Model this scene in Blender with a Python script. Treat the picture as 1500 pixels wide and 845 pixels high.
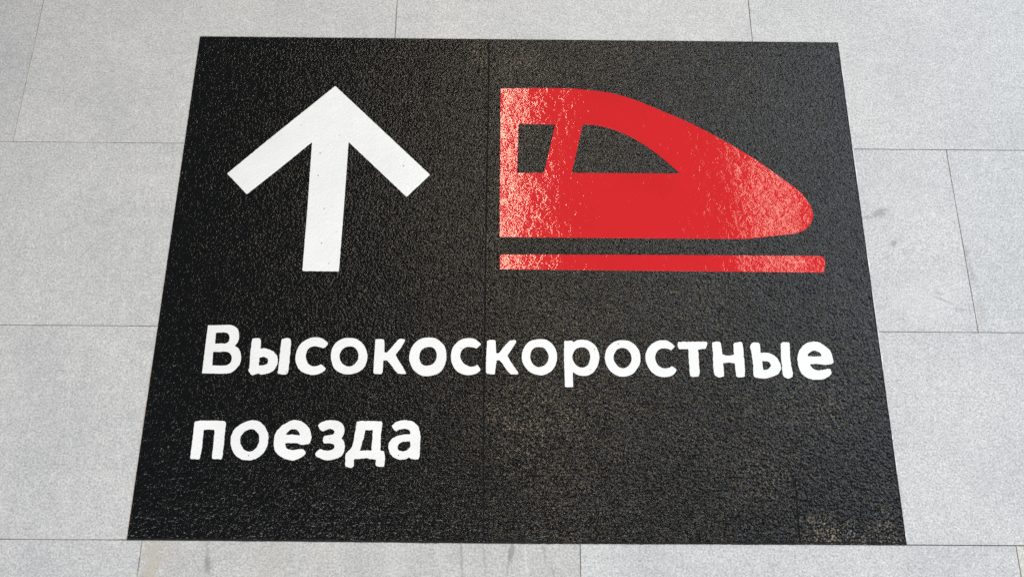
import bpy, math, random
import numpy as np
from mathutils import Matrix, Vector, noise

for o in list(bpy.data.objects):
    bpy.data.objects.remove(o)
scene = bpy.context.scene
COL = scene.collection

# ------------------------------------------------------------------ camera
# Calibrated from the four corners of the 1.6 x 1.2 m floor sign in the 1500 x 845 photograph.
PW, PH = 1500.0, 845.0
F = 1135.0                                   # focal length in photo pixels
SW, SH = 1.6, 1.6 / 1.337                    # sign width and height in metres
SHEET = 0.0025                               # thickness of the black sheet
corners_px = np.array([[292.9, 53.7], [1227.8, 62.5], [1328.5, 797.5], [185.5, 790.0]])
corners_m = np.array([[-SW/2, SH/2], [SW/2, SH/2], [SW/2, -SH/2], [-SW/2, -SH/2]])


def homography(src, dst):
    A = []
    for (x, y), (u, v) in zip(src, dst):
        A.append([x, y, 1, 0, 0, 0, -u*x, -u*y, -u])
        A.append([0, 0, 0, x, y, 1, -v*x, -v*y, -v])
    h = np.linalg.svd(np.array(A))[2][-1].reshape(3, 3)
    return h / h[2, 2]


HM = homography(corners_m, corners_px - np.array([PW/2, PH/2]))
HI = np.linalg.inv(HM)


def px(x, y):
    """photo pixel -> metres on the plane of the sign"""
    q = HI @ np.array([x - PW/2, y - PH/2, 1.0])
    return float(q[0]/q[2]), float(q[1]/q[2])


B = np.diag([1/F, 1/F, 1.0]) @ HM
lam = 2.0 / (np.linalg.norm(B[:, 0]) + np.linalg.norm(B[:, 1]))
if lam * B[2, 2] < 0:
    lam = -lam
r1, r2, t = lam*B[:, 0], lam*B[:, 1], lam*B[:, 2]
U_, _, V_ = np.linalg.svd(np.stack([r1, r2, np.cross(r1, r2)], 1))
R = U_ @ V_
pos = -R.T @ t
rot = R.T @ np.diag([1.0, -1.0, -1.0])
cam = bpy.data.cameras.new('camera')
cam_ob = bpy.data.objects.new('camera', cam)
COL.objects.link(cam_ob)
M4 = Matrix.Identity(4)
for i in range(3):
    for j in range(3):
        M4[i][j] = float(rot[i, j])
M4.translation = Vector((float(pos[0]), float(pos[1]), float(pos[2]) + SHEET))
cam_ob.matrix_world = M4
cam.sensor_fit = 'HORIZONTAL'
cam.sensor_width = 36.0
cam.lens = 36.0 * F / PW
cam.clip_start = 0.05
cam.clip_end = 100.0
scene.camera = cam_ob
print('CAMERA', [round(float(v), 3) for v in pos])

# ------------------------------------------------------------------ light: a hall with rows of ceiling tubes, daylight from the right, plus an added rear fill
world = bpy.data.worlds.new('World')
scene.world = world
world.use_nodes = True
bg = world.node_tree.nodes['Background']
bg.inputs['Color'].default_value = (0.85, 0.92, 1.0, 1)
bg.inputs['Strength'].default_value = 0.10


def area(name, loc, target, sx, sy, power, color, spread=180):
    l = bpy.data.lights.new(name, 'AREA')
    l.shape = 'RECTANGLE'
    l.size, l.size_y = sx, sy
    l.energy = power
    l.color = color
    l.spread = math.radians(spread)
    o = bpy.data.objects.new(name, l)
    COL.objects.link(o)
    o.location = loc
    d = Vector(target) - Vector(loc)
    o.rotation_euler = d.to_track_quat('-Z', 'Y').to_euler()
    return o


CX = float(pos[0])
area('ceiling_tube_light', (CX - 0.02, 2.9, 3.2), (CX - 0.02, 2.9001, 0), 0.07, 5.6, 56, (1.0, 0.87, 0.66))
area('ceiling_tube_light', (CX + 1.82, 2.6, 3.2), (CX + 1.82, 2.6001, 0), 0.13, 5.0, 27, (1.0, 0.89, 0.71))
for sky_x in (3.05, 4.25, 5.45):
    area('skylight_daylight', (CX + sky_x, 2.8, 3.6), (CX + sky_x, 2.8001, 0), 0.5, 6.5, 84, (0.68, 0.83, 1.0))
area('rear_fill_light', (-0.6, -4.2, 3.6), (0, 0.1, 0), 6.0, 2.4, 350, (0.975, 0.985, 1.0))  # added unseen fill behind the camera, brightens the whole floor

scene.view_settings.view_transform = 'Standard'
scene.view_settings.look = 'None'
scene.view_settings.gamma = 1.0
scene.view_settings.use_curve_mapping = False
scene.view_settings.exposure = 0.0
scene.render.engine = 'CYCLES'
scene.cycles.use_denoising = False


# ------------------------------------------------------------------ materials
class NT:
    def __init__(self, name):
        self.m = bpy.data.materials.new(name)
        self.m.use_nodes = True
        self.t = self.m.node_tree
        self.b = self.t.nodes['Principled BSDF']

    def n(self, kind, **kw):
        nd = self.t.nodes.new(kind)
        for k, v in kw.items():
            setattr(nd, k, v)
        return nd

    def l(self, a, b):
        self.t.links.new(a, b)

    def coord(self, scale=(1, 1, 1), kind='Object', offset=None):
        tc = self.n('ShaderNodeTexCoord')
        mp = self.n('ShaderNodeMapping')
        mp.inputs['Scale'].default_value = scale
        self.l(tc.outputs[kind], mp.inputs['Vector'])
        if offset is not None:
            self.l(offset, mp.inputs['Location'])
        return mp.outputs['Vector']

    def noise(self, vec, scale, detail=2.0, rough=0.5, dist=0.0):
        nd = self.n('ShaderNodeTexNoise')
        nd.inputs['Scale'].default_value = scale
        nd.inputs['Detail'].default_value = detail
        nd.inputs['Roughness'].default_value = rough
        nd.inputs['Distortion'].default_value = dist
        self.l(vec, nd.inputs['Vector'])
        return nd.outputs['Fac']

    def voronoi(self, vec, scale, feature='F1', out='Distance'):
        nd = self.n('ShaderNodeTexVoronoi', feature=feature)
        nd.inputs['Scale'].default_value = scale
        self.l(vec, nd.inputs['Vector'])
        return nd.outputs[out]

    def ramp(self, fac, stops):
        nd = self.n('ShaderNodeValToRGB')
        e = nd.color_ramp.elements
        while len(e) < len(stops):
            e.new(0.5)
        for k, (p, c) in enumerate(stops):
            e[k].position = p
            if not isinstance(c, tuple):
                c = (c, c, c)
            e[k].color = (*c, 1)
        self.l(fac, nd.inputs['Fac'])
        return nd.outputs['Color']

    def mix(self, fac, a, b, mode='MIX'):
        nd = self.n('ShaderNodeMix', data_type='RGBA', blend_type=mode)
        for sock, v in ((nd.inputs['Factor'], fac), (nd.inputs['A'], a), (nd.inputs['B'], b)):
            if hasattr(v, 'is_output'):
                self.l(v, sock)
            elif isinstance(v, tuple):
                sock.default_value = (*v, 1)
            else:
                sock.default_value = v
        return nd.outputs['Result']

    def math(self, op, a, b=0.0, clamp=False):
        nd = self.n('ShaderNodeMath', operation=op, use_clamp=clamp)
        for k, v in enumerate((a, b)):
            if hasattr(v, 'is_output'):
                self.l(v, nd.inputs[k])
            else:
                nd.inputs[k].default_value = v
        return nd.outputs[0]

    def sep(self, vec):
        nd = self.n('ShaderNodeSeparateXYZ')
        self.l(vec, nd.inputs[0])
        return nd.outputs

    def bump(self, h, dist, strength=1.0, normal=None):
        nd = self.n('ShaderNodeBump')
        nd.inputs['Distance'].default_value = dist
        nd.inputs['Strength'].default_value = strength
        self.l(h, nd.inputs['Height'])
        if normal is not None:
            self.l(normal, nd.inputs['Normal'])
        return nd.outputs['Normal']

    def blob(self, cx, cy, rx, ry, ang=0.0, ragged=0.6, freq=60.0, soft=0.5):
        """mask of one stain: an ellipse of ragged outline at a place on the floor (metres)"""
        g = self.n('ShaderNodeNewGeometry')
        mp = self.n('ShaderNodeMapping', vector_type='TEXTURE')
        mp.inputs['Location'].default_value = (cx, cy, 0)
        mp.inputs['Rotation'].default_value = (0, 0, ang)
        mp.inputs['Scale'].default_value = (rx, ry, 1)
        self.l(g.outputs['Position'], mp.inputs['Vector'])
        ln = self.n('ShaderNodeVectorMath', operation='LENGTH')
        self.l(mp.outputs['Vector'], ln.inputs[0])
        nz = self.noise(g.outputs['Position'], freq, 4.0, 0.65)
        d = self.math('ADD', ln.outputs['Value'], self.math('MULTIPLY', self.math('SUBTRACT', nz, 0.5), ragged*4))
        return self.ramp(d, [(max(0.0, 1.0 - soft), 1.0), (1.0, 0.0)])

    def out(self, color=None, rough=None, normal=None):
        for key, v in (('Base Color', color), ('Roughness', rough), ('Normal', normal)):
            if v is None:
                continue
            if hasattr(v, 'is_output'):
                self.l(v, self.b.inputs[key])
            elif isinstance(v, tuple):
                self.b.inputs[key].default_value = (*v, 1)
            else:
                self.b.inputs[key].default_value = v
        return self.m


def granite(name, tone=(0.548, 0.546, 0.545), stains=()):
    k = NT(name)
    info = k.n('ShaderNodeObjectInfo')
    off = k.n('ShaderNodeVectorMath', operation='SCALE')
    cmb = k.n('ShaderNodeCombineXYZ')
    k.l(info.outputs['Random'], cmb.inputs[0])
    k.l(info.outputs['Random'], cmb.inputs[1])
    k.l(cmb.outputs[0], off.inputs[0])
    off.inputs['Scale'].default_value = 37.0
    v = k.coord(offset=off.outputs[0])
    fine = k.noise(v, 255, 3.0, 0.62, 0.3)
    grain = k.voronoi(v, 230, out='Color')
    gsep = k.n('ShaderNodeSeparateColor')
    k.l(grain, gsep.inputs[0])
    big = k.noise(v, 5.0, 4.0, 0.55)
    mid = k.noise(v, 38, 3.0, 0.6)
    c = k.mix(k.ramp(fine, [(0.33, 0.0), (0.67, 1.0)]), tuple(t*0.70 for t in tone), tuple(min(1, t*1.28) for t in tone))
    # light feldspar and dark mica specks
    c = k.mix(k.ramp(gsep.outputs[0], [(0.80, 0.0), (0.95, 0.32)]), c, tuple(min(1, t*1.38) for t in tone))
    c = k.mix(k.ramp(gsep.outputs[1], [(0.80, 0.0), (0.95, 0.26)]), c, tuple(t*0.56 for t in tone))
    c = k.mix(1.0, c, k.ramp(mid, [(0.3, (0.93, 0.93, 0.935)), (0.7, (1.05, 1.05, 1.045))]), 'MULTIPLY')
    c = k.mix(1.0, c, k.ramp(big, [(0.28, (0.915, 0.917, 0.925)), (0.72, (1.06, 1.055, 1.04))]), 'MULTIPLY')
    # slab to slab tone
    rnd = k.ramp(info.outputs['Random'], [(0.0, (0.94, 0.94, 0.95)), (1.0, (1.05, 1.047, 1.035))])
    c = k.mix(1.0, c, rnd, 'MULTIPLY')
    # faint walked-in smudges
    sm = k.noise(v, 11, 5.0, 0.7, 1.2)
    c = k.mix(k.ramp(sm, [(0.60, 0.0), (0.75, 0.10)]), c, (0.28, 0.275, 0.27))
    for (sx, sy, rx, ry, ang, col, amt, ragged, freq, soft) in stains:
        wx, wy = px(sx, sy)
        f = k.math('MULTIPLY', k.blob(wx, wy, rx, ry, ang, ragged + 0.3, freq*1.3, soft), amt*0.88)
        f = k.math('MULTIPLY', f, k.ramp(fine, [(0.25, 0.55), (0.65, 1.0)]))
        c = k.mix(f, c, col)
    h = k.mix(0.5, fine, mid)
    nb = k.bump(h, 0.0012, 0.55)
    r = k.ramp(fine, [(0.3, 0.72), (0.7, 0.50)])
    return k.out(c, r, nb)


def mortar_material():
    k = NT('joint_mortar')
    v = k.coord()
    a = k.noise(v, 9, 4.0, 0.6)
    pale = k.mix(k.ramp(a, [(0.40, 0.0), (0.52, 1.0)]), (0.15, 0.14, 0.125), (0.42, 0.37, 0.31))
    grey = k.mix(k.ramp(a, [(0.52, 0.0), (0.66, 1.0)]), (0.10, 0.097, 0.092), (0.34, 0.32, 0.29))
    side = k.ramp(k.math('ADD', k.math('MULTIPLY', k.sep(v)[0], 0.3), 0.5), [(0.30, 0.0), (0.36, 1.0)])
    c = k.mix(side, pale, grey)
    return k.out(c, 0.95, k.bump(k.noise(v, 400, 2.0), 0.001, 0.6))


def sheet_material():
    """black anti-slip sheet: crumb grains, each tilted its own way, sealed with glossy lacquer"""
    k = NT('black_grit_sheet')
    v = k.coord()
    g1 = k.noise(v, 108, 2.0, 0.55, 0.6)
    g2 = k.noise(v, 420, 2.0, 0.6)
    g3 = k.noise(v, 24, 3.0, 0.5)
    warp = k.n('ShaderNodeVectorMath', operation='ADD')
    wn = k.n('ShaderNodeTexNoise')
    wn.inputs['Scale'].default_value = 300
    k.l(v, wn.inputs['Vector'])
    ws = k.n('ShaderNodeVectorMath', operation='SCALE')
    ws.inputs['Scale'].default_value = 0.004
    k.l(wn.outputs['Color'], ws.inputs[0])
    k.l(v, warp.inputs[0])
    k.l(ws.outputs[0], warp.inputs[1])
    cell = k.n('ShaderNodeTexVoronoi', feature='F1')
    cell.inputs['Scale'].default_value = 150
    k.l(warp.outputs[0], cell.inputs['Vector'])
    cs = k.n('ShaderNodeSeparateColor')
    k.l(cell.outputs['Color'], cs.inputs[0])
    # every grain leans its own way
    geo = k.n('ShaderNodeNewGeometry')
    tx = k.math('MULTIPLY', k.math('SUBTRACT', cs.outputs[0], 0.5), 0.14)
    ty = k.math('MULTIPLY', k.math('SUBTRACT', cs.outputs[1], 0.5), 0.14)
    tv = k.n('ShaderNodeCombineXYZ')
    k.l(tx, tv.inputs[0])
    k.l(ty, tv.inputs[1])
    add = k.n('ShaderNodeVectorMath', operation='ADD')
    k.l(geo.outputs['Normal'], add.inputs[0])
    k.l(tv.outputs[0], add.inputs[1])
    nrm = k.n('ShaderNodeVectorMath', operation='NORMALIZE')
    k.l(add.outputs[0], nrm.inputs[0])
    h = k.math('ADD', k.math('MULTIPLY', g1, 0.75), k.math('MULTIPLY', g2, 0.06))
    h = k.math('SUBTRACT', h, k.math('MULTIPLY', cell.outputs['Distance'], 0.5))
    h = k.math('ADD', h, k.math('MULTIPLY', g3, 0.5))
    nb = k.bump(h, 0.0025, 1.0, nrm.outputs[0])
    # beige flecks: trodden dust with warm lamp glare painted in, thickest right of the seam and at the worn corner
    x = k.sep(v)[0]
    fleck = k.ramp(k.noise(v, 250, 2.0, 0.6), [(0.55, 0.0), (0.63, 1.0)])
    patch = k.noise(v, 3.6, 5.0, 0.62, 0.5)
    amt = k.math('MULTIPLY', k.ramp(k.math('ADD', x, 0.5), [(0.22, 0.0), (0.44, 0.24), (0.62, 0.38), (1.0, 0.26)]), k.ramp(patch, [(0.34, 0.25), (0.66, 1.0)]))
    for (sx, sy, rx, ry, w) in ((765, 630, 0.13, 0.14, 0.42), (745, 95, 0.10, 0.07, 0.42), (700, 80, 0.03, 0.06, 0.40), (1110, 680, 0.12, 0.14, 0.26), (1205, 590, 0.16, 0.10, 0.20),
                                (1205, 780, 0.075, 0.05, 0.60), (1265, 790, 0.13, 0.035, 0.55), (1300, 770, 0.035, 0.06, 0.45), (725, 330, 0.03, 0.20, 0.22), (900, 640, 0.22, 0.20, 0.14)):
        wx, wy = px(sx, sy)
        amt = k.math('ADD', amt, k.math('MULTIPLY', k.blob(wx, wy, rx, ry, 0.0, 0.35, 22, 0.9), w))
    dust_glare = k.math('MULTIPLY', fleck, amt, clamp=True)
    k.b.inputs['Specular IOR Level'].default_value = 0.36
    c = k.mix(dust_glare, (0.0045, 0.0047, 0.005), (0.25, 0.20, 0.14))
    r = k.ramp(cs.outputs[2], [(0.0, 0.08), (0.6, 0.13), (1.0, 0.24)])
    return k.out(c, r, nb)


def paint(name, col, dark, rough, wave, grit, chips, pimple=0.35, swell=1.3):
    k = NT(name)
    v = k.coord()
    a = k.noise(v, 62, 2.0, 0.55, 1.0)
    g = k.noise(v, 210, 2.0, 0.6, 0.3)
    h = k.math('ADD', k.math('MULTIPLY', a, wave), k.math('MULTIPLY', g, grit))
    h = k.math('ADD', h, k.math('MULTIPLY', k.noise(v, 17, 2.0, 0.5, 0.4), swell))
    k.b.inputs['Specular IOR Level'].default_value = 0.42
    # stray pimples: single grains under the paint film
    pv = k.voronoi(v, 62)
    ps = k.n('ShaderNodeSeparateColor')
    k.l(k.voronoi(v, 62, out='Color'), ps.inputs[0])
    pim = k.math('MULTIPLY', k.ramp(pv, [(0.0, 1.0), (0.16, 0.0)]), k.ramp(ps.outputs[1], [(0.72, 0.0), (0.9, 1.0)]))
    h = k.math('ADD', h, k.math('MULTIPLY', pim, pimple))
    nb = k.bump(h, 0.0010, 1.0)
    c = k.mix(k.ramp(k.noise(v, 7, 4.0, 0.6), [(0.35, 0.0), (0.7, 1.0)]), col, tuple(q*0.93 for q in col))
    # pinholes where the black grit pokes through
    pin = k.voronoi(v, 95)
    cell = k.voronoi(v, 95, out='Color')
    cs = k.n('ShaderNodeSeparateColor')
    k.l(cell, cs.inputs[0])
    hole = k.math('MULTIPLY', k.ramp(pin, [(0.10, 1.0), (0.19, 0.0)]), k.ramp(cs.outputs[0], [(1.0 - chips, 0.0), (1.0 - chips*0.8, 1.0)]))
    c = k.mix(hole, c, dark)
    return k.out(c, rough, nb)


def plain(name, col, rough, scale=120, var=0.15, spec=0.5):
    k = NT(name)
    k.b.inputs['Specular IOR Level'].default_value = spec
    v = k.coord()
    c = k.mix(k.noise(v, scale, 3.0, 0.6), tuple(q*(1 - var) for q in col), tuple(min(1, q*(1 + var)) for q in col))
    return k.out(c, rough, k.bump(k.noise(v, 260, 2.0), 0.001, 0.5))


GR = granite('granite_slab')
DK, LT, TN = (0.20, 0.20, 0.205), (0.66, 0.66, 0.655), (0.46, 0.40, 0.31)
# scuffs, veins and drip marks of three particular slabs: place in the photograph, radii in metres, angle, colour, strength, raggedness, grain, softness
GR_VEIN = granite('granite_slab_scuffed', (0.565, 0.563, 0.56), [
    (1360, 440, 0.11, 0.07, 0.2, LT, 0.45, 0.30, 18, 0.9),
    (1335, 300, 0.09, 0.05, 0.0, LT, 0.30, 0.30, 18, 0.9),
    (1289, 311, 0.024, 0.012, 0.5, DK, 0.75, 0.45, 150, 0.5), (1272, 318, 0.012, 0.006, 0.2, DK, 0.55, 0.45, 150, 0.5),
    (1310, 356, 0.010, 0.009, 0.9, DK, 0.70, 0.40, 190, 0.5), (1300, 377, 0.014, 0.005, 0.4, DK, 0.3, 0.45, 190, 0.5),
    (1385, 440, 0.035, 0.0028, -0.42, DK, 0.65, 0.35, 160, 0.6), (1412, 453, 0.030, 0.0026, -0.08, DK, 0.55, 0.35, 160, 0.6),
    (1375, 429, 0.010, 0.004, -0.3, DK, 0.6, 0.4, 190, 0.5), (1418, 370, 0.007, 0.07, 0.05, DK, 0.28, 0.5, 60, 0.8)])
GR_STREAK = granite('granite_slab_dripped', (0.475, 0.47, 0.463), [
    (222, 825, 0.022, 0.13, 0.0, TN, 0.62, 0.30, 30, 0.6), (250, 815, 0.016, 0.10, 0.0, TN, 0.22, 0.30, 30, 0.9),
    (303, 812, 0.006, 0.05, 0.10, DK, 0.55, 0.30, 90, 0.6), (304, 828, 0.011, 0.022, 0.2, DK, 0.60, 0.35, 120, 0.6),
    (395, 830, 0.05, 0.10, 0.0, TN, 0.25, 0.35, 25, 0.9), (520, 818, 0.03, 0.08, 0.0, DK, 0.16, 0.4, 35, 0.9), (470, 830, 0.03, 0.09, 0.0, TN, 0.2, 0.4, 35, 0.9),
    (580, 830, 0.045, 0.09, 0.0, LT, 0.25, 0.3, 25, 0.9),
    (676, 822, 0.0042, 0.06, 0.06, DK, 0.55, 0.25, 70, 0.6), (710, 822, 0.0036, 0.05, 0.12, DK, 0.38, 0.3, 70, 0.6),
    (749, 808, 0.0075, 0.022, -0.16, DK, 0.80, 0.25, 110, 0.4), (745, 825, 0.004, 0.03, -0.16, DK, 0.45, 0.3, 110, 0.5),
    (771, 825, 0.0036, 0.05, 0.08, (0.75, 0.75, 0.75), 0.55, 0.3, 110, 0.6),
    (798, 812, 0.0035, 0.03, 0.15, DK, 0.5, 0.3, 70, 0.5), (810, 836, 0.0045, 0.02, 0.2, DK, 0.5, 0.35, 90, 0.5)])
GR_EDGE = granite('granite_slab_rust_edge', (0.54, 0.54, 0.545), [
    (1437, 470, 0.004, 0.030, 0.12, (0.50, 0.38, 0.28), 0.6, 0.3, 60, 0.7), (1425, 400, 0.008, 0.05, 0.12, DK, 0.40, 0.4, 90, 0.7), (1417, 368, 0.008, 0.014, 0.1, DK, 0.45, 0.4, 120, 0.6),
    (1440, 455, 0.010, 0.05, 0.12, DK, 0.30, 0.4, 90, 0.8)])
GR_WARM = granite('granite_slab_warm', (0.57, 0.555, 0.52))
MORTAR = mortar_material()
BLACK = sheet_material()
GAP_SHADE = plain('black_gap_shade', (0.005, 0.005, 0.005), 0.8, spec=0.25)  # black that stands in for shade inside the sheet gaps
WHITE = paint('white_road_paint', (0.86, 0.862, 0.85), (0.16, 0.16, 0.155), 0.30, 0.8, 0.8, 0.05)
RED = paint('red_road_paint', (0.63, 0.020, 0.024), (0.12, 0.01, 0.01), 0.09, 0.60, 0.09, 0.012)
GLUE_TAN = plain('glue_residue_tan', (0.50, 0.42, 0.345), 0.8)
GLUE_WHITE = plain('glue_residue_white', (0.82, 0.82, 0.81), 0.7)
SEAL = plain('black_edge_seal', (0.006, 0.006, 0.0065), 0.5, var=0.1, spec=0.25)

# ------------------------------------------------------------------ floor of granite slabs
TW, TH, J = 0.8980, 0.4510, 0.0017


def mesh_obj(name, verts, faces, mat, parent=None):
    me = bpy.data.meshes.new(name)
    me.from_pydata(verts, [], faces)
    me.update()
    me.materials.append(mat)
    o = bpy.data.objects.new(name, me)
    COL.objects.link(o)
    o.parent = parent
    return o


def box(x0, x1, y0, y1, z0, z1):
    vs = [(x, y, z) for z in (z0, z1) for x, y in ((x0, y0), (x1, y0), (x1, y1), (x0, y1))]
    fs = [(3, 2, 1, 0), (4, 5, 6, 7), (0, 1, 5, 4), (1, 2, 6, 5), (2, 3, 7, 6), (3, 0, 4, 7)]
    return vs, fs


floor = mesh_obj('floor', *box(-3.2, 3.2, -2.2, 3.2, -0.06, -0.0014), MORTAR)
floor['kind'] = 'structure'
floor['label'] = 'pale grey granite slab floor laid in staggered rows'


def slab_mesh(mat):
    """flamed slab: level top, eased arrises that are slightly uneven"""
    hx, hy, e, d = TW/2 - J/2, TH/2 - J/2, 0.0006, 0.0005
    prof = [(0.0, -0.03), (0.0, -d), (e, 0.0)]
    n = 6
    vs, fs = [], []
    ring = []
    for k in range(n*4):
        s, q = divmod(k, n)
        f = q/n
        a = [(-hx, -hy), (hx, -hy), (hx, hy), (-hx, hy)]
        p, w = a[s], a[(s + 1) % 4]
        ring.append((p[0] + (w[0]-p[0])*f, p[1] + (w[1]-p[1])*f, s, q))
    for lv, (ins, z) in enumerate(prof):
        for x, y, s, q in ring:
            jj = random.uniform(-0.00025, 0.00025) if q else 0.0
            sx = (hx - ins)/hx
            sy = (hy - ins)/hy
            vs.append((x*sx + (jj if s in (1, 3) else 0), y*sy + (jj if s in (0, 2) else 0), z))
    N = n*4
    for lv in range(2):
        for k in range(N):
            b = (k + 1) % N
            fs.append((lv*N + k, lv*N + b, (lv + 1)*N + b, (lv + 1)*N + k))
    fs.append(tuple(2*N + k for k in range(N)))
    me = bpy.data.meshes.new('slab')
    me.from_pydata(vs, [], fs)
    me.update()
    me.materials.append(mat)
    return me


random.seed(4)
SLAB = {m.name: slab_mesh(m) for m in (GR, GR_VEIN, GR_STREAK, GR_EDGE, GR_WARM)}
row_off = {0: 0.3045, 1: 0.0190}                  # joint positions, in sign widths
special = {(1, 1): GR_VEIN, (1, 2): GR_EDGE, (-1, 0): GR_STREAK, (-1, 2): GR_WARM}
for r in range(-3, 7):
    y = -SH/2 + (r + 0.5)*TH
    for c in range(-4, 4):
        x = ((row_off[r % 2] - 0.5)*SW) + (c + 0.5)*TW
        mat = special.get((r, c), GR)
        o = bpy.data.objects.new('slab', SLAB[mat.name])
        COL.objects.link(o)
        o.parent = floor
        o.location = (x, y, random.uniform(-0.0002, 0.0002))
        o.rotation_euler.z = 0.0

# ------------------------------------------------------------------ outline helpers
rng = random.Random(11)


def parse(s, ox, oy, sc):
    pts = []
    for tok in s.split():
        crn = tok.endswith('!')
        a, b = tok.rstrip('!').split(',')
        pts.append((ox + float(a)/sc, oy + float(b)/sc, crn))
    return pts


def outline(pts, step=0.0015, wob=0.0005, soft=2, seed=0.0):
    """closed smooth path through pixel points (corners kept), in metres, evenly resampled, hand-cut unevenness"""
    m = [(*px(a, b), c) for a, b, c in pts]
    n = len(m)
    dense = []
    for i in range(n):
        p0, p1, p2, p3 = m[(i-1) % n], m[i], m[(i+1) % n], m[(i+2) % n]
        d = math.hypot(p2[0]-p1[0], p2[1]-p1[1])
        k = max(1, int(d/(step*0.5)))
        t1 = (p2[0]-p1[0], p2[1]-p1[1]) if p1[2] else ((p2[0]-p0[0])/2, (p2[1]-p0[1])/2)
        t2 = (p2[0]-p1[0], p2[1]-p1[1]) if p2[2] else ((p3[0]-p1[0])/2, (p3[1]-p1[1])/2)
        # limit tangents on uneven spacing
        for q in (0,):
            l1, l2 = math.hypot(*t1), math.hypot(*t2)
            if l1 > d*1.1:
                t1 = (t1[0]*d*1.1/l1, t1[1]*d*1.1/l1)
            if l2 > d*1.1:
                t2 = (t2[0]*d*1.1/l2, t2[1]*d*1.1/l2)
        for j in range(k):
            s = j/k
            a, b, c_, e = 2*s**3-3*s*s+1, s**3-2*s*s+s, -2*s**3+3*s*s, s**3-s*s
            dense.append((a*p1[0]+b*t1[0]+c_*p2[0]+e*t2[0], a*p1[1]+b*t1[1]+c_*p2[1]+e*t2[1]))
    # resample
    L = [0.0]
    for i in range(len(dense)):
        a, b = dense[i], dense[(i+1) % len(dense)]
        L.append(L[-1] + math.hypot(b[0]-a[0], b[1]-a[1]))
    tot = L[-1]
    cnt = max(12, int(tot/step))
    res, idx = [], 0
    for k in range(cnt):
        s = tot*k/cnt
        while L[idx+1] < s:
            idx += 1
        a, b = dense[idx], dense[(idx+1) % len(dense)]
        f = (s-L[idx])/max(1e-9, L[idx+1]-L[idx])
        res.append((a[0]+(b[0]-a[0])*f, a[1]+(b[1]-a[1])*f))
    for _ in range(soft):
        res = [((res[i-1][0]+2*res[i][0]+res[(i+1) % cnt][0])/4, (res[i-1][1]+2*res[i][1]+res[(i+1) % cnt][1])/4) for i in range(cnt)]
    outp = []
    for i in range(cnt):
        a, b = res[i-1], res[(i+1) % cnt]
        nx, ny = b[1]-a[1], a[0]-b[0]
        l = math.hypot(nx, ny) or 1
        w = noise.noise((res[i][0]*130, res[i][1]*130, seed)) + 0.6*noise.noise((res[i][0]*380, res[i][1]*380, seed+5))
        outp.append((res[i][0]+nx/l*w*wob, res[i][1]+ny/l*w*wob))
    return outp


def flat_piece(name, rings, z0, z1, mat, parent, bevel=0.0003, label=None):
    """solid piece cut from one or more closed rings (inner rings are holes)"""
    cu = bpy.data.curves.new(name, 'CURVE')
    cu.dimensions = '2D'
    cu.fill_mode = 'BOTH'
    h = (z1-z0)/2
    cu.extrude = h - bevel
    cu.bevel_depth = bevel
    cu.bevel_resolution = 1
    cu.offset = -bevel
    for rg in rings:
        sp = cu.splines.new('POLY')
        sp.points.add(len(rg)-1)
        for p, (x, y) in zip(sp.points, rg):
            p.co = (x, y, 0, 1)
        sp.use_cyclic_u = True
    tmp = bpy.data.objects.new('tmp', cu)
    COL.objects.link(tmp)
    bpy.context.view_layer.update()
    dg = bpy.context.evaluated_depsgraph_get()
    me = bpy.data.meshes.new_from_object(tmp.evaluated_get(dg))
    bpy.data.objects.remove(tmp)
    bpy.data.curves.remove(cu)
    me.name = name
    me.transform(Matrix.Translation((0, 0, (z0+z1)/2)))
    me.materials.clear()
    me.materials.append(mat)
    o = bpy.data.objects.new(name, me)
    COL.objects.link(o)
    o.parent = parent
    if label:
        o['label'] = label
    return o


# ------------------------------------------------------------------ the floor sign
sign = bpy.data.objects.new('floor_sign', None)
COL.objects.link(sign)
sign.empty_display_size = 0.2
sign['label'] = 'black floor sign with white arrow, red train and white Cyrillic words, stuck on grey slabs'
sign['category'] = 'floor sign'


def straight(pts, **kw):
    return outline([(a, b, True) for a, b in pts], **kw)


left = straight([(292.9, 53.7), (500, 55.8), (715.2, 57.8), (714.8, 120), (711.6, 282), (707.6, 563), (706.9, 700), (708.0, 795.0), (620, 794), (500, 792.2), (340, 791.2), (185.5, 790)],
                step=0.0015, wob=0.0009, soft=1, seed=1)
right = straight([(717.0, 57.9), (1000, 60.7), (1227.8, 62.5), (1257.4, 282), (1296.6, 564), (1328.5, 797.5),
                  (1173.1, 797), (1169.1, 750), (1165.6, 700), (1164.3, 700), (1167.3, 750), (1171.1, 797), (1000, 796.5), (850, 796), (709.6, 795.2), (708.8, 700), (709.6, 563), (713.3, 282), (716.6, 120)],
                 step=0.0008, wob=0.0008, soft=1, seed=2)
gap_shade_ring = straight([(294.5, 55.5), (1226.4, 64.2), (1326.4, 795.6), (188, 788.4)], step=0.02, wob=0.0, soft=0)
flat_piece('gap_shade_film', [gap_shade_ring], 0.0003, 0.0009, GAP_SHADE, sign, bevel=0.0001)  # added underlay, makes the seam and slit read as dark shade
flat_piece('black_sheet', [left], 0.0011, SHEET, BLACK, sign, bevel=0.0005)
flat_piece('black_sheet', [right], 0.0011, SHEET, BLACK, sign, bevel=0.0005)

PZ0, PZ1 = SHEET - 0.0006, SHEET + 0.0007

# arrow (traced at 2.816x from 320,110)
ar = outline(parse('482,46! 700,250! 873,412! 776,503! 537,277! 518,540! 497,810! 346,808! 368,540! 386,277! 250,388! 117,492! 36,407! 190,280!', 320, 110, 2.8156), wob=0.0006, seed=3)
flat_piece('arrow', [ar], PZ0, PZ1, WHITE, sign, label='thick white arrow pointing ahead')

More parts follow.
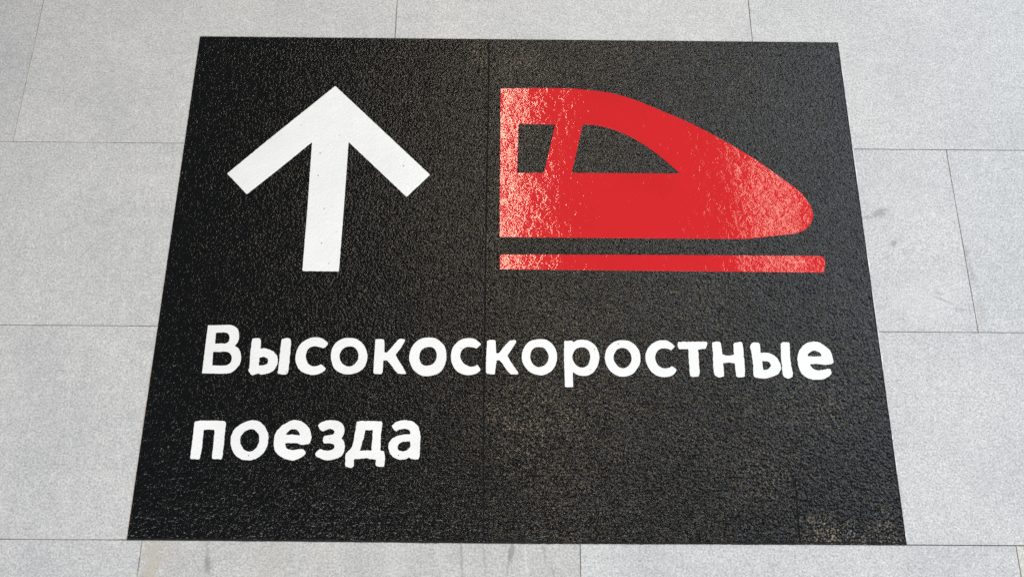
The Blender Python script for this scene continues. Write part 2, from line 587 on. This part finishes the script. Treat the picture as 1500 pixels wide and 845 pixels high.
# train and its track stripe (traced at 2.816x from 720,110)
tr = [outline(parse(s, 720, 110, 2.816), wob=0.0003, soft=1, seed=4) for s in (
    '37,57! 180,55 300,56 400,63 500,77 600,107 700,148 800,190 900,240 1000,295 1100,357 1200,428 1260,472 1300,515 1322,555 1326,590 1310,622 1280,645 1240,656 1180,662 1100,671 1040,676 850,675 400,672 33,668!',
    '112,203! 263,205! 216,404! 106,404!',
    '376,205! 430,208 500,225 570,254 640,295 710,348 778,407! 331,404!')]
flat_piece('train_pictogram', tr, PZ0, PZ1, RED, sign, label='red side view of a streamlined train nose with two windows')
st = outline(parse('34,740! 700,742! 1350,746! 1370,752 1376,770 1372,815! 700,808! 34,801!', 720, 110, 2.816), wob=0.0003, soft=1, seed=5)
flat_piece('track_stripe', [st], PZ0, PZ1, RED, sign, label='long red stripe below the train')

# letters: (character, origin x, origin y, enlargement, rings)
LETTERS = [
    ('В', 280, 460, 6, ['148,97! 260,97! 350,96 405,125 421,175 415,235 384,276! 425,315 440,385 420,450 365,505 310,521 200,521 96,520!',
                        '218,163! 290,160 325,172 337,205 330,240 300,259 268,256 210,261!',
                        '193,331! 250,331 310,330 345,348 357,388 342,430 300,450 186,450!']),
    ('ы', 280, 460, 6, ['538,214! 575,211 606,213! 614,235 610,303! 650,302 700,315 740,345 764,395 750,455 715,503 660,522 612,530 590,520 540,535 510,510 503,490 512,475 520,360 527,290',
                        '602,380! 640,376 670,390 676,420 650,445 594,452!',
                        '798,216! 840,210 872,214! 880,235 857,480 848,518 835,528 775,527 762,515 765,490 775,400 788,280']),
    ('с', 280, 460, 6, ['1202,262 1190,240 1150,213 1095,203 1035,215 975,250 935,305 918,375 925,440 955,490 1005,520 1065,533 1120,525 1165,503 1184,480! 1176,468 1145,440! 1110,453 1070,458 1030,435 1010,390 1010,350 1030,305 1065,285 1105,283 1158,299! 1180,290']),
    ('о', 500, 460, 6, ['70,208 140,222 200,275 228,350 222,420 190,480 130,515 55,529 -15,512 -65,470 -90,390 -82,310 -45,250 10,217',
                        '75,282 125,300 149,350 145,400 115,440 65,460 15,440 -12,395 -12,345 20,300']),
    ('к', 500, 460, 6, ['300,220! 340,218 375,222! 379,240 377,336! 403,335 490,235 515,217 552,220! 560,232 520,300 476,355! 500,400 535,455 567,513! 565,525 500,523! 480,505 440,450 400,404! 370,405! 362,505 352,526! 290,524! 282,512 292,340']),
    ('о', 500, 460, 6, ['770,206 830,213 890,260 918,310 924,370 915,430 885,490 830,530 720,543 640,495 605,430 597,370 615,300 655,245 710,213',
                        '770,287 815,300 838,350 832,400 800,440 750,452 710,440 687,395 690,345 715,305']),
    ('с', 500, 460, 6, ['1229,267! 1215,250 1170,218 1110,211 1050,225 1000,265 970,320 964,380 975,440 1010,495 1060,525 1120,535 1175,525 1210,505 1223,490! 1215,468 1195,443! 1170,458 1130,460 1080,435 1050,390 1047,350 1065,310 1105,288 1150,290 1188,302!']),
    ('к', 500, 460, 6, ['1282,232! 1315,225 1350,228! 1357,245 1360,342! 1385,340 1430,285 1480,232! 1525,226 1532,228! 1536,243 1510,290 1460,362! 1500,435 1555,512! 1547,527 1490,527! 1460,500 1415,435 1390,404! 1365,405! 1352,500 1350,528! 1280,524! 1272,510 1272,400']),
    ('о', 730, 460, 6, ['370,219 430,230 480,270 510,330 516,390 500,450 465,500 410,530 360,536 290,515 240,470 212,420 206,370 220,305 260,250 310,227',
                        '360,288 405,300 435,345 441,385 425,430 390,457 350,465 310,445 285,405 281,365 295,315 325,293']),
    ('р', 730, 460, 6, ['578,235! 645,233! 660,246 690,230 740,225 800,237 850,275 880,330 887,385 875,445 840,505 790,537 740,541 690,530 655,506! 657,640! 585,641! 583,560 577,380',
                        '735,290 780,305 803,345 807,390 790,440 760,465 725,470 680,445 655,400 651,365 670,320 700,297']),
    ('о', 730, 460, 6, ['1085,229 1150,238 1205,275 1238,325 1249,385 1240,440 1205,500 1160,535 1095,549 1035,535 980,495 948,440 936,385 945,325 975,275 1025,240',
                        '1090,297 1130,308 1160,345 1171,390 1160,430 1130,465 1095,476 1055,460 1022,420 1012,380 1025,335 1055,303']),
    ('с', 730, 460, 6, ['1552,287! 1530,262 1490,237 1440,228 1385,240 1330,280 1298,335 1292,385 1305,440 1340,500 1395,540 1455,552 1510,545 1550,520 1567,490! 1550,472 1525,457! 1500,470 1455,476 1410,455 1385,415 1378,380 1388,340 1420,306 1460,300 1500,308 1518,318!']),
    ('т', 980, 460, 6, ['80,243! 200,242! 330,240! 336,262 322,303! 255,310! 262,420 270,510 262,548! 205,550 186,540! 180,500 168,308! 85,306! 75,275']),
    ('н', 980, 460, 6, ['378,250! 415,240 450,245! 458,270 467,355! 520,365 570,355! 567,265 575,250! 630,245 648,262! 655,340 667,510 665,550! 610,555 590,545! 578,430! 520,425 477,430! 482,545! 440,557 400,535! 390,470 385,340']),
    ('ы', 980, 460, 6, ['718,262! 740,250 785,248! 800,275 805,340! 850,338 900,350 945,380 975,430 984,470 965,520 920,545 845,564 760,558! 742,530 738,440 722,330 713,285',
                        '818,412! 855,412 885,428 893,455 870,483 828,492!',
                        '980,262! 1000,248 1050,247! 1060,262 1066,400 1087,520 1083,550! 1050,565 1010,553! 998,520 985,380']),
    ('е', 980, 460, 6, ['1445,425! 1435,370 1415,320 1370,280 1320,250 1265,243 1200,260 1150,310 1130,365 1130,420 1145,480 1175,530 1230,565 1300,577 1370,565 1415,540 1430,515! 1415,485 1390,477! 1350,490 1310,493 1270,480 1245,455 1235,440! 1300,437 1370,444 1420,440!',
                        '1218,370! 1225,345 1260,322 1290,322 1325,340 1343,370! 1280,370']),
    ('п', 260, 590, 7.5, ['188,205! 240,195 400,192 515,197! 533,215! 525,300 500,540 490,600 475,618! 385,610! 380,590 395,450 408,292! 345,290 290,293! 265,520 245,605 230,620! 150,612! 140,590 160,450 180,280']),
    ('о', 260, 590, 7.5, ['830,187 900,205 960,260 990,320 1000,390 985,470 950,540 890,595 800,627 700,615 635,570 600,510 585,430 592,360 625,290 690,235 760,205',
                          '810,285 860,305 893,350 900,410 880,470 840,515 785,533 730,510 700,460 690,410 700,360 750,305']),
    ('е', 260, 590, 7.5, ['1440,452! 1465,415 1470,350 1450,280 1400,225 1340,195 1290,186 1220,205 1150,250 1090,310 1062,380 1060,450 1070,520 1110,570 1180,610 1260,630 1330,610 1385,580 1410,545! 1390,515 1365,500! 1310,510 1260,516 1210,500 1185,465 1185,438! 1300,440 1370,455',
                          '1192,347! 1215,315 1250,290 1300,288 1335,320 1350,355! 1270,347']),
    ('з', 440, 590, 7.5, ['195,245! 225,215 280,195 340,187 410,197 460,225 480,265 485,310 475,350 450,388! 475,415 487,470 480,530 450,580 390,610 320,627 240,615 185,590 160,562! 180,530 222,505! 280,520 330,520 365,500 374,475 360,450 320,443 260,440! 248,405 260,360! 330,350 365,335 376,310 355,288 320,285 240,312! 215,290']),
    ('д', 440, 590, 7.5, ['620,205! 680,197 890,200! 902,230 885,350 880,522! 920,530! 930,600 918,700! 870,700 828,685! 830,620! 760,612 710,605 590,618! 585,690 560,712! 500,700! 492,680 500,560 520,530 560,495 580,440 605,300',
                          '715,297! 750,298 797,293! 790,400 780,520! 720,520 655,525! 680,430 700,370']),
    ('а', 440, 590, 7.5, ['1005,250! 1050,210 1110,192 1170,187 1230,203 1280,240 1305,290 1320,360 1315,450 1310,590! 1290,615 1210,613! 1195,597 1160,612 1100,622 1040,605 990,560 968,500 975,440 1010,390 1070,360 1130,345 1205,342! 1205,310 1190,290 1140,283 1090,290 1050,312! 1025,290',
                          '1205,420! 1165,425 1110,430 1075,460 1068,490 1085,520 1130,530 1180,510 1210,470']),
]
for i, (ch, ox, oy, sc, rings) in enumerate(LETTERS):
    rough_edge = 0.0007 if (i in (1, 12, 13, 14, 15) or i > 15) else 0.0004
    flat_piece('letter', [outline(parse(s, ox, oy, sc), step=0.0013, wob=rough_edge*1.3, soft=1, seed=20+i) for s in rings], PZ0, PZ1, WHITE, sign,
               label='white painted letter ' + ch)


# thin smears of glue squeezed out along the cut edges of the sheet
def residue(a, b, width, mat, side, seed, broken=0.0):
    (x0, y0), (x1, y1) = px(*a), px(*b)
    L = math.hypot(x1-x0, y1-y0)
    ux, uy = (x1-x0)/L, (y1-y0)/L
    nx, ny = side*uy, -side*ux
    n = int(L/0.004)
    vs, fs = [], []
    for k in range(n+1):
        s = L*k/n
        w = width*(0.55 + 0.9*noise.noise((s*22, seed, 0)) + 0.5*noise.noise((s*120, seed, 3)))
        w = max(0.0002, w - broken*width*max(0, noise.noise((s*5, seed, 9))+0.1))
        bx, by = x0+ux*s - nx*0.001, y0+uy*s - ny*0.001
        vs += [(bx, by, 0.0009), (bx+nx*(w+0.001), by+ny*(w+0.001), 0.0004)]
    for k in range(n):
        q = (2*k, 2*k+1, 2*k+3, 2*k+2)
        fs.append(q if side < 0 else q[::-1])
    return mesh_obj('glue_residue', vs, fs, mat, sign)


residue((293.2, 60), (187, 780), 0.0040, GLUE_TAN, 1, 1.0)
residue((1228.5, 70), (1328, 792), 0.0042, GLUE_WHITE, -1, 2.0, 1.6)
residue((600, 56.9), (1000, 60.7), 0.0022, GLUE_WHITE, -1, 3.0, 1.6)


# black sealant bead that tapers the rim of the sheet down to the stone
def rim(a, b, width, side, seed):
    (x0, y0), (x1, y1) = px(*a), px(*b)
    L = math.hypot(x1-x0, y1-y0)
    ux, uy = (x1-x0)/L, (y1-y0)/L
    nx, ny = side*uy, -side*ux                     # outwards
    n = int(L/0.003)
    vs, fs = [], []
    for k in range(n+1):
        q = L*k/n
        w = width*max(0.25, 1.0 + 0.9*noise.noise((q*9, seed, 0)) + 0.7*noise.noise((q*90, seed, 3)))
        e = 0.0007 + 0.0008*noise.noise((q*110, seed, 7)) + 0.0006*noise.noise((q*14, seed, 8))
        for d, z in ((-w, SHEET + 0.00015), (-w*0.45, SHEET + 0.0001), (e*0.6, SHEET*0.5), (e, 0.0003)):
            vs.append((x0+ux*q+nx*d, y0+uy*q+ny*d, z))
    for k in range(n):
        for j in range(3):
            f = (4*k+j, 4*k+j+1, 4*k+j+5, 4*k+j+4)
            fs.append(f if side > 0 else f[::-1])
    return mesh_obj('edge_seal', vs, fs, SEAL, sign)


rim((185.5, 790), (709, 795.2), 0.0036, 1, 11.0)
rim((709, 795.4), (1328.5, 797.5), 0.0042, 1, 12.0)
rim((1227.8, 62.5), (1328.5, 797.5), 0.0032, -1, 13.0)
rim((292.9, 53.7), (185.5, 790), 0.0018, 1, 14.0)
rim((292.9, 53.7), (1227.8, 62.5), 0.0022, -1, 15.0)
